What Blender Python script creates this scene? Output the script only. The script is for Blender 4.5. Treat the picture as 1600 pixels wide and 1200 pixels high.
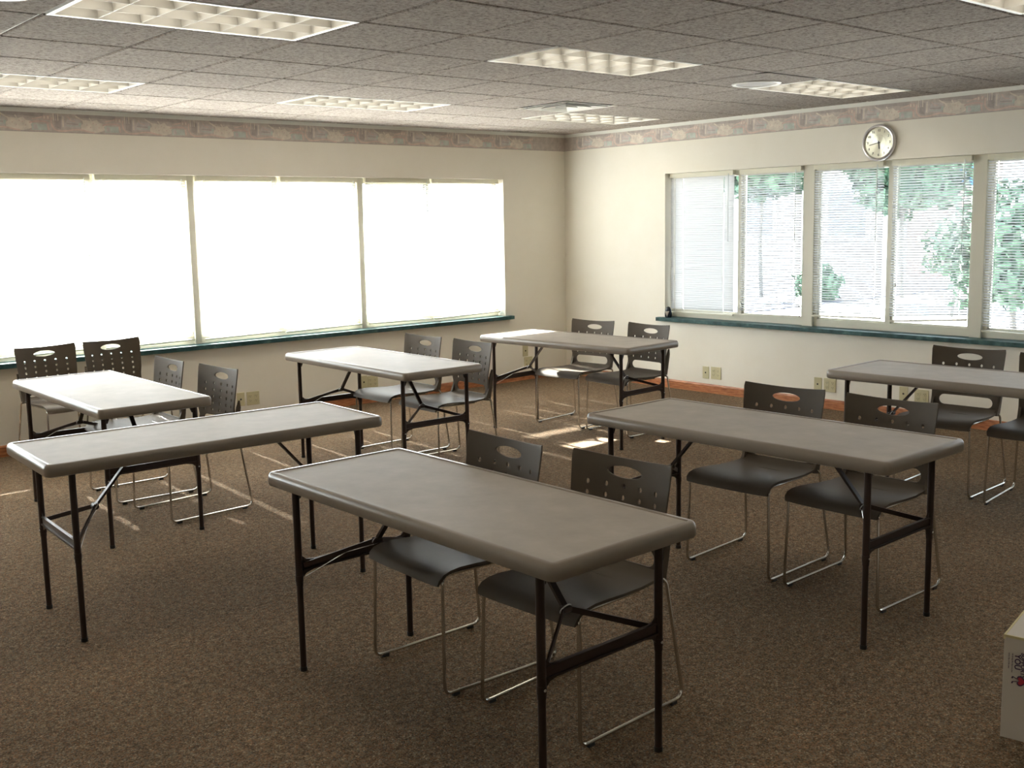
import bpy, bmesh, math, random
from mathutils import Vector, Matrix

for o in list(bpy.data.objects):
    bpy.data.objects.remove(o)
S = bpy.context.scene
C = bpy.data.collections.new('room')
S.collection.children.link(C)
random.seed(7)
PI = math.pi

# ------------------------------------------------------------------ camera
CAM = Vector((-7.948, -8.262, 1.6387))
YAW, PITCH, ROLL = 0.868747, -0.137220, -0.0207357
fw = Vector((math.cos(YAW)*math.cos(PITCH), math.sin(YAW)*math.cos(PITCH), math.sin(PITCH)))
r0 = fw.cross(Vector((0, 0, 1))).normalized()
u0 = r0.cross(fw)
cr, sr = math.cos(ROLL), math.sin(ROLL)
rr = r0*cr + u0*sr
uu = u0*cr - r0*sr
cd = bpy.data.cameras.new('camera')
cam = bpy.data.objects.new('camera', cd)
C.objects.link(cam)
M = Matrix((rr, uu, -fw)).transposed().to_4x4()
M.translation = CAM
cam.matrix_world = M
cd.sensor_fit = 'HORIZONTAL'
cd.sensor_width = 36.0
cd.lens = 1662.43/1600*36
cd.shift_x = 19.9/1600
cd.shift_y = -22.6/1600
cd.clip_start = 0.05
cd.clip_end = 300
S.camera = cam

# ------------------------------------------------------------------ world, sun, exposure
SKY = 3.2
SUN = 28.0
EXPO = 1.82
LAMP = 3.4          # each ceiling light
w = bpy.data.worlds.new('sky')
S.world = w
w.use_nodes = True
wn = w.node_tree.nodes
bgn = wn['Background']
wl = w.node_tree.links
tc = wn.new('ShaderNodeTexCoord')
sep = wn.new('ShaderNodeSeparateXYZ')
wl.new(tc.outputs['Generated'], sep.inputs[0])
rmp = wn.new('ShaderNodeValToRGB')
rmp.color_ramp.elements[0].position = 0.0
rmp.color_ramp.elements[0].color = (0.86, 0.93, 1.0, 1)
rmp.color_ramp.elements[1].position = 0.8
rmp.color_ramp.elements[1].color = (0.72, 0.84, 1.0, 1)
wl.new(sep.outputs['Z'], rmp.inputs[0])
wl.new(rmp.outputs[0], bgn.inputs['Color'])
bgn.inputs['Strength'].default_value = SKY

sl = bpy.data.lights.new('sun', 'SUN')
sl.energy = SUN
sl.angle = math.radians(0.9)
sl.color = (1.0, 0.96, 0.90)
sun = bpy.data.objects.new('sun', sl)
C.objects.link(sun)
ELEV = math.radians(31)
sdir = Vector((-0.065*math.cos(ELEV), -math.cos(ELEV), -math.sin(ELEV)))   # travel direction
sun.rotation_euler = sdir.to_track_quat('-Z', 'Y').to_euler()
sun.location = (-3, 12, 8)

S.view_settings.view_transform = 'Standard'
S.view_settings.look = 'None'
S.view_settings.exposure = EXPO
S.view_settings.gamma = 1.0
S.view_settings.use_curve_mapping = False
S.cycles.max_bounces = 10
S.cycles.diffuse_bounces = 7
S.cycles.transparent_max_bounces = 24
S.cycles.caustics_reflective = False
S.cycles.caustics_refractive = False

# ------------------------------------------------------------------ materials
def mat(name, col, rough=0.5, metal=0.0, spec=0.5, coat=0.0):
    m = bpy.data.materials.new(name)
    m.use_nodes = True
    b = m.node_tree.nodes['Principled BSDF']
    b.inputs['Base Color'].default_value = (*col, 1)
    b.inputs['Roughness'].default_value = rough
    b.inputs['Metallic'].default_value = metal
    b.inputs['Specular IOR Level'].default_value = spec
    b.inputs['Coat Weight'].default_value = coat
    return m

def bsdf(m): return m.node_tree.nodes['Principled BSDF']

def noise_col(m, scale, stops, detail=4, rough=0.6, bump=0.0, bscale=None, bdist=0.01, vec='Object', stretch=None):
    nt = m.node_tree
    t = nt.nodes.new('ShaderNodeTexCoord')
    src = t.outputs[vec]
    if stretch:
        mp = nt.nodes.new('ShaderNodeMapping')
        mp.inputs['Scale'].default_value = stretch
        nt.links.new(src, mp.inputs[0])
        src = mp.outputs[0]
    n = nt.nodes.new('ShaderNodeTexNoise')
    n.inputs['Scale'].default_value = scale
    n.inputs['Detail'].default_value = detail
    n.inputs['Roughness'].default_value = rough
    nt.links.new(src, n.inputs['Vector'])
    r = nt.nodes.new('ShaderNodeValToRGB')
    cr_ = r.color_ramp
    while len(cr_.elements) < len(stops): cr_.elements.new(0.5)
    for e, (p, c) in zip(cr_.elements, stops):
        e.position = p
        e.color = (*c, 1)
    nt.links.new(n.outputs['Fac'], r.inputs[0])
    nt.links.new(r.outputs[0], bsdf(m).inputs['Base Color'])
    if bump:
        bp = nt.nodes.new('ShaderNodeBump')
        bp.inputs['Strength'].default_value = bump
        bp.inputs['Distance'].default_value = bdist
        n2 = n
        if bscale:
            n2 = nt.nodes.new('ShaderNodeTexNoise')
            n2.inputs['Scale'].default_value = bscale
            n2.inputs['Detail'].default_value = 3
            nt.links.new(src, n2.inputs['Vector'])
        nt.links.new(n2.outputs['Fac'], bp.inputs['Height'])
        nt.links.new(bp.outputs[0], bsdf(m).inputs['Normal'])
    return m

# carpet: brown speckled loop pile
m_carpet = mat('carpet_loop', (0.15, 0.11, 0.08), 0.95, spec=0.15)
def carpet():
    nt = m_carpet.node_tree; L = nt.links
    t = nt.nodes.new('ShaderNodeTexCoord')
    v = nt.nodes.new('ShaderNodeTexVoronoi'); v.inputs['Scale'].default_value = 210
    L.new(t.outputs['Object'], v.inputs['Vector'])
    sp = nt.nodes.new('ShaderNodeSeparateColor'); L.new(v.outputs['Color'], sp.inputs[0])
    r = nt.nodes.new('ShaderNodeValToRGB'); r.color_ramp.interpolation = 'CONSTANT'
    cols = [(0, (.115, .078, .047)), (.22, (.185, .125, .073)), (.42, (.235, .162, .095)), (.60, (.29, .16, .085)),
            (.74, (.20, .165, .12)), (.86, (.31, .235, .15)), (.95, (.40, .31, .20))]
    while len(r.color_ramp.elements) < len(cols): r.color_ramp.elements.new(.5)
    for e, (p, c) in zip(r.color_ramp.elements, cols): e.position = p; e.color = (*c, 1)
    L.new(sp.outputs[0], r.inputs[0])
    n = nt.nodes.new('ShaderNodeTexNoise'); n.inputs['Scale'].default_value = 1.3; n.inputs['Detail'].default_value = 5
    L.new(t.outputs['Object'], n.inputs['Vector'])
    mr = nt.nodes.new('ShaderNodeMapRange'); mr.inputs['From Min'].default_value = .3; mr.inputs['From Max'].default_value = .7
    mr.inputs['To Min'].default_value = .68; mr.inputs['To Max'].default_value = .92
    L.new(n.outputs['Fac'], mr.inputs[0])
    n3 = nt.nodes.new('ShaderNodeTexNoise'); n3.inputs['Scale'].default_value = 38; n3.inputs['Detail'].default_value = 3
    L.new(t.outputs['Object'], n3.inputs['Vector'])
    mr3 = nt.nodes.new('ShaderNodeMapRange'); mr3.inputs['From Min'].default_value = .3; mr3.inputs['From Max'].default_value = .7
    mr3.inputs['To Min'].default_value = .72; mr3.inputs['To Max'].default_value = 1.28
    L.new(n3.outputs['Fac'], mr3.inputs[0])
    mu = nt.nodes.new('ShaderNodeMath'); mu.operation = 'MULTIPLY'
    L.new(mr.outputs[0], mu.inputs[0]); L.new(mr3.outputs[0], mu.inputs[1])
    mx = nt.nodes.new('ShaderNodeVectorMath'); mx.operation = 'SCALE'
    L.new(r.outputs[0], mx.inputs[0]); L.new(mu.outputs[0], mx.inputs['Scale'])
    L.new(mx.outputs[0], bsdf(m_carpet).inputs['Base Color'])
    b = nt.nodes.new('ShaderNodeBump'); b.inputs['Strength'].default_value = .6; b.inputs['Distance'].default_value = .004
    L.new(v.outputs['Distance'], b.inputs['Height']); b.invert = True
    L.new(b.outputs[0], bsdf(m_carpet).inputs['Normal'])
carpet()

m_wall = mat('wall_cream_paint', (.89, .86, .775), .75, spec=.25)
noise_col(m_wall, 3, [(.3, (.87, .83, .73)), (.7, (.895, .86, .77))], bump=.12, bscale=160, bdist=.002)
m_white = mat('white_trim_paint', (.80, .80, .74), .4)
m_tile = mat('acoustic_tile', (.5, .46, .42), .95, spec=.1)
noise_col(m_tile, 55, [(.34, (.10, .085, .072)), (.44, (.30, .265, .235)), (.55, (.42, .375, .335)), (.75, (.54, .49, .44))], detail=6, rough=.75, bump=.6, bscale=60, bdist=.004)
m_bar = mat('ceiling_grid_bar', (.60, .58, .53), .3, metal=.0)
m_base = mat('wood_baseboard_stain', (.42, .16, .07), .4)
noise_col(m_base, 6, [(.3, (.26, .085, .035)), (.5, (.46, .17, .07)), (.75, (.58, .27, .12))], stretch=(2, 2, 14), detail=5)
m_sill = mat('dark_green_laminate', (.035, .10, .095), .5, spec=.3)
noise_col(m_sill, 14, [(.3, (.012, .045, .045)), (.55, (.035, .095, .095)), (.75, (.10, .19, .18))], detail=6)
m_frame = mat('window_frame_beige', (.66, .63, .52), .45)
m_slat = bpy.data.materials.new('blind_slat_white')
m_slat.use_nodes = True
def slat():
    nt = m_slat.node_tree; nt.nodes.remove(nt.nodes['Principled BSDF'])
    out = nt.nodes['Material Output']
    d = nt.nodes.new('ShaderNodeBsdfDiffuse'); d.inputs['Color'].default_value = (.66, .66, .66, 1)
    t = nt.nodes.new('ShaderNodeBsdfTranslucent'); t.inputs['Color'].default_value = (.80, .80, .80, 1)
    m = nt.nodes.new('ShaderNodeMixShader'); m.inputs[0].default_value = .13
    nt.links.new(d.outputs[0], m.inputs[1]); nt.links.new(t.outputs[0], m.inputs[2]); nt.links.new(m.outputs[0], out.inputs[0])
slat()
m_rail = mat('blind_rail', (.74, .71, .58), .4)
m_cord = mat('blind_cord', (.85, .85, .80), .6)
m_wand = mat('clear_wand', (.8, .85, .85), .15)
m_glass = bpy.data.materials.new('window_glass')
m_glass.use_nodes = True
def glass():
    nt = m_glass.node_tree; nt.nodes.remove(nt.nodes['Principled BSDF'])
    out = nt.nodes['Material Output']
    t = nt.nodes.new('ShaderNodeBsdfTransparent'); t.inputs[0].default_value = (.93, .97, .96, 1)
    g = nt.nodes.new('ShaderNodeBsdfGlossy'); g.inputs['Roughness'].default_value = .02
    f = nt.nodes.new('ShaderNodeFresnel'); f.inputs[0].default_value = 1.45
    m = nt.nodes.new('ShaderNodeMixShader')
    nt.links.new(f.outputs[0], m.inputs[0]); nt.links.new(t.outputs[0], m.inputs[1]); nt.links.new(g.outputs[0], m.inputs[2]); nt.links.new(m.outputs[0], out.inputs[0])
glass()

m_top = mat('table_blow_moulded_plastic', (.30, .265, .22), .53, spec=.46)
noise_col(m_top, 9, [(.3, (.34, .30, .255)), (.6, (.39, .345, .295)), (.8, (.44, .39, .34))], detail=6, bump=.10, bscale=420, bdist=.001)
m_rim = mat('table_rim_plastic_shaded', (.25, .21, .17), .30, spec=.6)  # same moulding as the top, shade of its sides put into the darker colour
m_tleg = mat('table_leg_brown_steel', (.040, .024, .018), .38, metal=.2)
m_shell = mat('chair_charcoal_plastic', (.10, .08, .06), .52, spec=.16)
noise_col(m_shell, 5, [(.3, (.092, .073, .054)), (.7, (.106, .085, .063))], bump=.08, bscale=500, bdist=.0006)
m_chrome = mat('chrome_rod', (.62, .60, .56), .22, metal=1)
m_black = mat('black_plastic', (.018, .017, .017), .4)
m_steel = mat('bright_zinc', (.65, .64, .62), .3, metal=1)
m_plate = mat('almond_wall_plate', (.62, .57, .36), .4)
m_slot = mat('dark_slot', (.03, .025, .02), .6)
m_ltframe = mat('troffer_frame_white', (.80, .79, .74), .35)
m_lthouse = mat('troffer_reflector', (.82, .80, .74), .3)
m_louver = mat('louver_semi_specular', (.46, .45, .42), .35, metal=.0)
m_grille = mat('speaker_grille', (.42, .39, .36), .6)
m_tube = mat('fluorescent_tube_off', (.86, .86, .84), .3)
m_clockring = mat('clock_brushed_ring', (.80, .78, .79), .34, metal=.8)
m_dial = mat('clock_dial_silver', (.78, .76, .62), .30, metal=.7)
m_boxw = mat('white_cardboard', (.62, .57, .50), .7)
m_boxy = mat('cardboard_edge_cream', (.62, .55, .30), .8)
m_ink = mat('ink_dark_purple', (.06, .03, .07), .7)
m_inkred = mat('ink_red', (.45, .03, .05), .6)
m_gadget = mat('gadget_black', (.010, .016, .030), .25)
m_gadgets = mat('gadget_silver', (.75, .78, .80), .2, metal=.8)

# ------------------------------------------------------------------ mesh helpers
def obj(name, bm, m=None, parent=None, mats=None, smooth=False, **kw):
    me = bpy.data.meshes.new(name)
    bmesh.ops.recalc_face_normals(bm, faces=bm.faces[:]) if kw.pop('recalc', True) else None
    bm.to_mesh(me); bm.free()
    for mm in (mats or [m]): me.materials.append(mm)
    if smooth:
        for p in me.polygons: p.use_smooth = True
        try: me.set_sharp_from_angle(angle=math.radians(38))
        except Exception: pass
    o = bpy.data.objects.new(name, me)
    C.objects.link(o)
    if parent: o.parent = parent
    for k, v in kw.items(): o[k] = v
    return o

def thing(name, label, cat, loc=(0, 0, 0), rotz=0, group=None):
    o = bpy.data.objects.new(name, None)
    C.objects.link(o)
    o.empty_display_size = .1
    o.location = loc; o.rotation_euler = (0, 0, rotz)
    o['label'] = label; o['category'] = cat
    if group: o['group'] = group
    return o

def bx(bm, x0, x1, y0, y1, z0, z1, mi=0, bev=0):
    vs = [bm.verts.new((x, y, z)) for z in (z0, z1) for y in (y0, y1) for x in (x0, x1)]
    fs = []
    for q in ((0, 2, 3, 1), (4, 5, 7, 6), (0, 1, 5, 4), (2, 6, 7, 3), (0, 4, 6, 2), (1, 3, 7, 5)):
        f = bm.faces.new([vs[i] for i in q]); f.material_index = mi; fs.append(f)
    if bev:
        es = list({e for f in fs for e in f.edges})
        bmesh.ops.bevel(bm, geom=es, offset=bev, segments=2, affect='EDGES', profile=.6)
    return vs

def bar(bm, a, b, w_, h_, up=(0, 0, 1), mi=0):
    a = Vector(a); b = Vector(b); d = (b-a).normalized(); up = Vector(up)
    s = d.cross(up)
    if s.length < 1e-4: s = d.cross(Vector((1, 0, 0)))
    s.normalize(); t = s.cross(d).normalized()
    vs = [bm.verts.new(p+s*x*w_/2+t*y*h_/2) for p in (a, b) for x, y in ((-1, -1), (1, -1), (1, 1), (-1, 1))]
    for q in ((0, 3, 2, 1), (4, 5, 6, 7), (0, 1, 5, 4), (1, 2, 6, 5), (2, 3, 7, 6), (3, 0, 4, 7)):
        bm.faces.new([vs[i] for i in q]).material_index = mi

def fillet(pts, rad, seg=6):
    pts = [Vector(p) for p in pts]; out = [pts[0]]
    for i in range(1, len(pts)-1):
        p0, p, p1 = pts[i-1], pts[i], pts[i+1]
        a = (p0-p).normalized(); b = (p1-p).normalized()
        ang = a.angle(b)
        if ang > PI-.05: out.append(p); continue
        d = min(rad/math.tan(ang/2), (p0-p).length*.48, (p1-p).length*.48)
        s, e = p+a*d, p+b*d
        for k in range(seg+1):
            t = k/seg
            out.append(s*(1-t)**2+p*2*t*(1-t)+e*t*t)
    out.append(pts[-1])
    return out

def tube(bm, pts, r, n=10, cap=True, mi=0, closed=False):
    pts = [Vector(p) for p in pts]
    rings = []; nrm = None
    N = len(pts)
    for i, p in enumerate(pts):
        if closed: d = (pts[(i+1) % N]-pts[i-1]).normalized()
        elif i == 0: d = (pts[1]-p).normalized()
        elif i == N-1: d = (p-pts[-2]).normalized()
        else: d = (pts[i+1]-pts[i-1]).normalized()
        if nrm is None:
            nrm = d.cross(Vector((0, 0, 1)))
            if nrm.length < .1: nrm = d.cross(Vector((1, 0, 0)))
        nrm = (nrm-d*nrm.dot(d)).normalized()
        b = d.cross(nrm)
        rings.append([bm.verts.new(p+nrm*math.cos(2*PI*k/n)*r+b*math.sin(2*PI*k/n)*r) for k in range(n)])
    for i in range(N-1 if not closed else N):
        A, B = rings[i], rings[(i+1) % N]
        for k in range(n):
            bm.faces.new((A[k], A[(k+1) % n], B[(k+1) % n], B[k])).material_index = mi
    if cap and not closed:
        bm.faces.new(rings[0][::-1]).material_index = mi; bm.faces.new(rings[-1]).material_index = mi

def lathe(bm, prof, n=48, mi=0, mat4=None, caps=True):
    rings = []
    for r, z in prof:
        if r < 1e-6: rings.append([bm.verts.new((0, 0, z))])
        else: rings.append([bm.verts.new((r*math.cos(2*PI*k/n), r*math.sin(2*PI*k/n), z)) for k in range(n)])
    vs = [v for R in rings for v in R]
    for A, B in zip(rings, rings[1:]):
        for k in range(n):
            k1 = (k+1) % n
            if len(A) == 1 and len(B) == 1: continue
            if len(A) == 1: f = bm.faces.new((A[0], B[k1], B[k]))
            elif len(B) == 1: f = bm.faces.new((A[k], A[k1], B[0]))
            else: f = bm.faces.new((A[k], A[k1], B[k1], B[k]))
            f.material_index = mi
    if mat4 is not None:
        for v in vs: v.co = mat4 @ v.co
    return vs

def prism(bm, poly, z0, z1, mi=0):
    b = [bm.verts.new((x, y, z0)) for x, y in poly]; t = [bm.verts.new((x, y, z1)) for x, y in poly]
    n = len(poly)
    bm.faces.new(b[::-1]).material_index = mi; bm.faces.new(t).material_index = mi
    for i in range(n): bm.faces.new((b[i], b[(i+1) % n], t[(i+1) % n], t[i])).material_index = mi
    return b+t

def dup(root, loc, rotz, label, group=None):
    r = root.copy(); C.objects.link(r); r.location = loc; r.rotation_euler = (0, 0, rotz)
    r['label'] = label
    if group: r['group'] = group
    for ch in list(root.children):
        c = ch.copy(); C.objects.link(c); c.parent = r
        for g in list(ch.children):
            d = g.copy(); C.objects.link(d); d.parent = c
    return r

def struct(name, bm, m=None, parent=None, **kw):
    o = obj(name, bm, m, parent, **kw)
    if not parent: o['kind'] = 'structure'
    return o

# ------------------------------------------------------------------ room shell
H = 2.537            # ceiling
XW, YW = -10.6, -11.2
T = .28              # wall thickness
OZ0, OZ1 = .655, 2.070    # opening bottom (under the sill slab) and top
LX1 = -.860          # right end of left-wall opening
LX0 = -9.28
RY1 = -1.392         # far end of right-wall opening
RY0 = -6.90

b = bmesh.new(); bx(b, XW-T, T, YW-T, T, -.12, 0); struct('floor', b, m_carpet)
b = bmesh.new()
bx(b, XW-T, T, 0, T, 0, OZ0); bx(b, XW-T, T, 0, T, OZ1, H+.25)
bx(b, XW-T, LX0, 0, T, OZ0, OZ1); bx(b, LX1, T, 0, T, OZ0, OZ1)
struct('wall_left', b, m_wall)
b = bmesh.new()
bx(b, 0, T, YW-T, 0, 0, OZ0); bx(b, 0, T, YW-T, 0, OZ1, H+.25)
bx(b, 0, T, YW-T, RY0, OZ0, OZ1); bx(b, 0, T, RY1, 0, OZ0, OZ1)
struct('wall_right', b, m_wall)
b = bmesh.new(); bx(b, XW-T, XW, YW, 0, 0, H+.25); struct('wall_back', b, m_wall)
b = bmesh.new()
bx(b, XW-T, 0, YW-T, YW, 0, H+.25); struct('wall_near', b, m_wall)

# ceiling: deck + tiles hung in a grid
GX, GY, TX, TY = -4.0105, -4.1364, .5994, .6046
lights_ij = [(-4, 0), (0, 0), (4, 0), (-4, 4), (0, 4), (4, 4), (-4, -4), (0, -4), (4, -4), (-8, 0), (-8, 4), (-8, -4), (-4, -8), (0, -8)]
skip = set()
for i, j in lights_ij: skip |= {(i, j), (i+1, j)}
skip.add((3, 3))
skip |= {(3, 0), (-5, 0)}
b = bmesh.new()
bx(b, XW, 0, YW, 0, H+.16, H+.2)
i0 = math.floor((XW-GX)/TX); i1 = math.ceil(-GX/TX); j0 = math.floor((YW-GY)/TY); j1 = math.ceil(-GY/TY)
def tile(b, xa, xb, ya, yb, mi=0):
    # tegular lip and rounded drop edge
    e = .0075
    xa += e; xb -= e; ya += e; yb -= e
    c = .006
    top = [b.verts.new(p) for p in ((xa, ya, H+.008), (xb, ya, H+.008), (xb, yb, H+.008), (xa, yb, H+.008))]
    mid = [b.verts.new(p) for p in ((xa, ya, H+c), (xb, ya, H+c), (xb, yb, H+c), (xa, yb, H+c))]
    low = [b.verts.new(p) for p in ((xa+c, ya+c, H), (xb-c, ya+c, H), (xb-c, yb-c, H), (xa+c, yb-c, H))]
    for A, B in ((top, mid), (mid, low)):
        for k in range(4): b.faces.new((A[k], A[(k+1) % 4], B[(k+1) % 4], B[k])).material_index = mi
    b.faces.new(low).material_index = mi
for i in range(i0, i1):
    for j in range(j0, j1):
        xa, xb = max(XW, GX+i*TX), min(-.0, GX+(i+1)*TX)
        ya, yb = max(YW, GY+j*TY), min(-.0, GY+(j+1)*TY)
        if xb-xa < .05 or yb-ya < .05: continue
        if (i, j) in skip:
            continue
        tile(b, xa, xb, ya, yb)
# tiles cut around the round ceiling speakers
SPK = [(-1.80, -3.755), (-6.70, -3.905)]
def holed_tile(b, xa, xb, ya, yb, cx, cy, R):
    e = .0075; xa += e; xb -= e; ya += e; yb -= e
    n = 48
    inn = []; out = []
    for k in range(n):
        a = 2*PI*k/n; c, s = math.cos(a), math.sin(a)
        inn.append(b.verts.new((cx+R*c, cy+R*s, H)))
        tx = ((xb-cx)/c if c > 0 else (xa-cx)/c) if abs(c) > 1e-6 else 1e9
        ty = ((yb-cy)/s if s > 0 else (ya-cy)/s) if abs(s) > 1e-6 else 1e9
        t = min(tx, ty); out.append(b.verts.new((cx+t*c, cy+t*s, H)))
    for k in range(n): b.faces.new((inn[k], inn[(k+1) % n], out[(k+1) % n], out[k]))
for (i, j), (cx, cy) in zip(((3, 0), (-5, 0)), SPK):
    holed_tile(b, GX+i*TX, GX+(i+1)*TX, GY+j*TY, GY+(j+1)*TY, cx, cy, .13)
struct('ceiling', b, m_tile, recalc=False)
# grid bars (continuous), 14 mm wide, flange just above the tile faces
b = bmesh.new()
for i in range(i0+1, i1):
    x = GX+i*TX
    gaps = sorted((GY+lj*TY, GY+(lj+1)*TY) for li, lj in lights_ij if li+1 == i)
    y = YW
    for g0, g1 in gaps:
        if g1 <= YW or g0 >= 0: continue
        if g0 > y: bx(b, x-.012, x+.012, y, g0, H+.009, H+.02)
        y = g1
    bx(b, x-.012, x+.012, y, 0, H+.009, H+.02)
for j in range(j0+1, j1):
    y = GY+j*TY
    bx(b, XW, 0, y-.010, y+.010, H+.0095, H+.018)
struct('trim_1', b, m_bar, label='white metal grid bars of the suspended ceiling')
# wall angle around the ceiling edge
b = bmesh.new()
bx(b, XW, 0, -.004, 0, H-.030, H+.004); bx(b, XW, 0, -.022, 0, H-.003, H+.004)
bx(b, -.004, 0, YW, -.004, H-.030, H+.004); bx(b, -.022, 0, YW, -.022, H-.003, H+.004)
struct('trim_2', b, m_white, label='white ceiling edge angle along the walls')

# baseboards
def baseboard(name, horizontal):
    b = bmesh.new()
    prof = [(0, 0), (.014, 0), (.014, .070), (.010, .082), (0, .084)]
    if horizontal:
        A = [b.verts.new((XW, -d, z)) for d, z in prof]; B = [b.verts.new((0, -d, z)) for d, z in prof]
    else:
        A = [b.verts.new((-d, YW, z)) for d, z in prof]; B = [b.verts.new((-d, -.014, z)) for d, z in prof]
    for k in range(len(prof)-1): b.faces.new((A[k], A[k+1], B[k+1], B[k]))
    b.faces.new(A); b.faces.new(B[::-1])
    struct(name, b, m_base)
baseboard('baseboard_left', True); baseboard('baseboard_right', False)

# wallpaper border with the repeating collage pattern
BZ0, BZ1 = 2.368, H-.030
bcols = [('border_mauve', (.60, .53, .48)), ('border_pink', (.72, .57, .50)), ('border_cream', (.76, .69, .60)),
         ('border_teal', (.58, .62, .56)), ('border_dark_mauve', (.49, .43, .40)), ('border_rose', (.66, .50, .45)), ('border_greymauve', (.63, .57, .54))]  # the darkest mauve is a tone of the print
bm_mats = []
for n_, c_ in bcols:
    mm = mat(n_, c_, .8, spec=.2)
    noise_col(mm, 22, [(.3, tuple(x*.86 for x in c_)), (.7, tuple(min(1, x*1.12) for x in c_))], detail=5)
    bm_mats.append(mm)
REP = .535
def border(name, to3, length, phase):
    b = bmesh.new(); hh = BZ1-BZ0
    def poly(pts, mi, lay):
        vs = [b.verts.new(to3(s, BZ0+h*hh, lay)) for s, h in pts]
        try: b.faces.new(vs).material_index = mi
        except Exception: pass
    def ribbon(pts, wd, mi, lay):
        P = [Vector((s, h*hh)) for s, h in pts]
        L_ = []; R_ = []
        for i, p in enumerate(P):
            d = (P[min(i+1, len(P)-1)]-P[max(i-1, 0)]).normalized(); n = Vector((-d.y, d.x))*wd/2
            L_.append(p+n); R_.append(p-n)
        for i in range(len(P)-1):
            q = [L_[i], L_[i+1], R_[i+1], R_[i]]
            b.faces.new([b.verts.new(to3(v.x, BZ0+max(.001, min(hh-.001, v.y)), lay)) for v in q]).material_index = mi
    poly([(0, 0), (length, 0), (length, 1), (0, 1)], 0, .0006)
    poly([(0, 0), (length, 0), (length, .035), (0, .035)], 4, .0010)
    k0 = int(-2-phase/REP); 
    for k in range(k0, int(length/REP)+2):
        o = phase+k*REP
        if o < 0 or o+REP > length: continue
        X = lambda s: o+s*REP
        poly([(X(.34), 1), (X(.33), .88), (X(.50), .80), (X(.62), .84), (X(.88), .76), (X(.90), 1)], 4, .0009)
        poly([(X(.16), .30), (X(.38), .25), (X(.40), .74), (X(.22), .80)], 6, .0009)
        poly([(X(.035), .30), (X(.12), .18), (X(.14), .80), (X(.04), .97)], 4, .0011)
        for q in range(3): poly([(X(.02+.03*q), .62), (X(.033+.03*q), .62), (X(.033+.03*q), 1), (X(.02+.03*q), 1)], 6 if q % 2 else 2, .0013)
        ribbon([(X(.0), .78), (X(-.008), .55), (X(.0), .35), (X(.03), .18), (X(.075), .10), (X(.13), .085), (X(.20), .11), (X(.28), .17), (X(.35), .20), (X(.42), .17), (X(.50), .10), (X(.58), .06)], .011, 1, .0016)
        poly([(X(.125), .28), (X(.178), .26), (X(.182), .92), (X(.13), .93)], 6, .0018)
        poly([(X(.14), .30), (X(.162), .29), (X(.166), .88), (X(.145), .88)], 2, .0020)
        ribbon([(X(.20), .50), (X(.36), .47)], .006, 4, .0018); ribbon([(X(.20), .38), (X(.36), .36)], .006, 3, .0018)
        ribbon([(X(.22), .86), (X(.26), .66), (X(.32), .62)], .006, 1, .0018)
        poly([(X(.365), .34), (X(.405), .34), (X(.405), .56), (X(.365), .56)], 3, .0014)
        poly([(X(.40), .22), (X(.46), .16), (X(.55), .08), (X(.62), .07), (X(.69), .14), (X(.73), .22), (X(.72), .40), (X(.76), .52), (X(.66), .60), (X(.62), .76), (X(.55), .66),
              (X(.47), .72), (X(.42), .66), (X(.43), .52), (X(.395), .44)], 2, .0015)
        ribbon([(X(.33), .90), (X(.39), .76), (X(.44), .66)], .010, 2, .0017)
        ribbon([(X(.55), .62), (X(.52), .84)], .010, 2, .0017)
        for (a_, h_) in ((.47, .42), (.52, .30), (.60, .46), (.64, .30), (.56, .52)):
            poly([(X(a_), h_), (X(a_+.018), h_+.02), (X(a_+.012), h_+.09)], 5, .0019)
        poly([(X(.73), .10), (X(.93), .11), (X(.93), .42), (X(.73), .44)], 3, .0013)
        poly([(X(.75), .14), (X(.81), .14), (X(.80), .38), (X(.755), .40)], 6, .0015)
        ribbon([(X(.70), .48), (X(.80), .56), (X(.90), .56), (X(.97), .46)], .010, 5, .0017)
        ribbon([(X(.74), .66), (X(.82), .74), (X(.88), .80)], .008, 1, .0017)
        for a_ in (.885, .935):
            poly([(X(a_), .66), (X(a_+.036), .66), (X(a_+.036), .88), (X(a_), .88)], 5, .0014)
            poly([(X(a_+.008), .70), (X(a_+.028), .70), (X(a_+.028), .84), (X(a_+.008), .84)], 2, .0016)
        ribbon([(X(.94), .44), (X(.955), .12)], .010, 1, .0014)
    struct(name, b, None, mats=bm_mats, recalc=False, label='mauve and cream collage wallpaper border strip')
border('trim_3', lambda s, z, l: (XW+s, -l, z), -XW, (-5.245-XW) % REP)
border('trim_4', lambda s, z, l: (-l, -s, z), -YW, (2.335) % REP)

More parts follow.
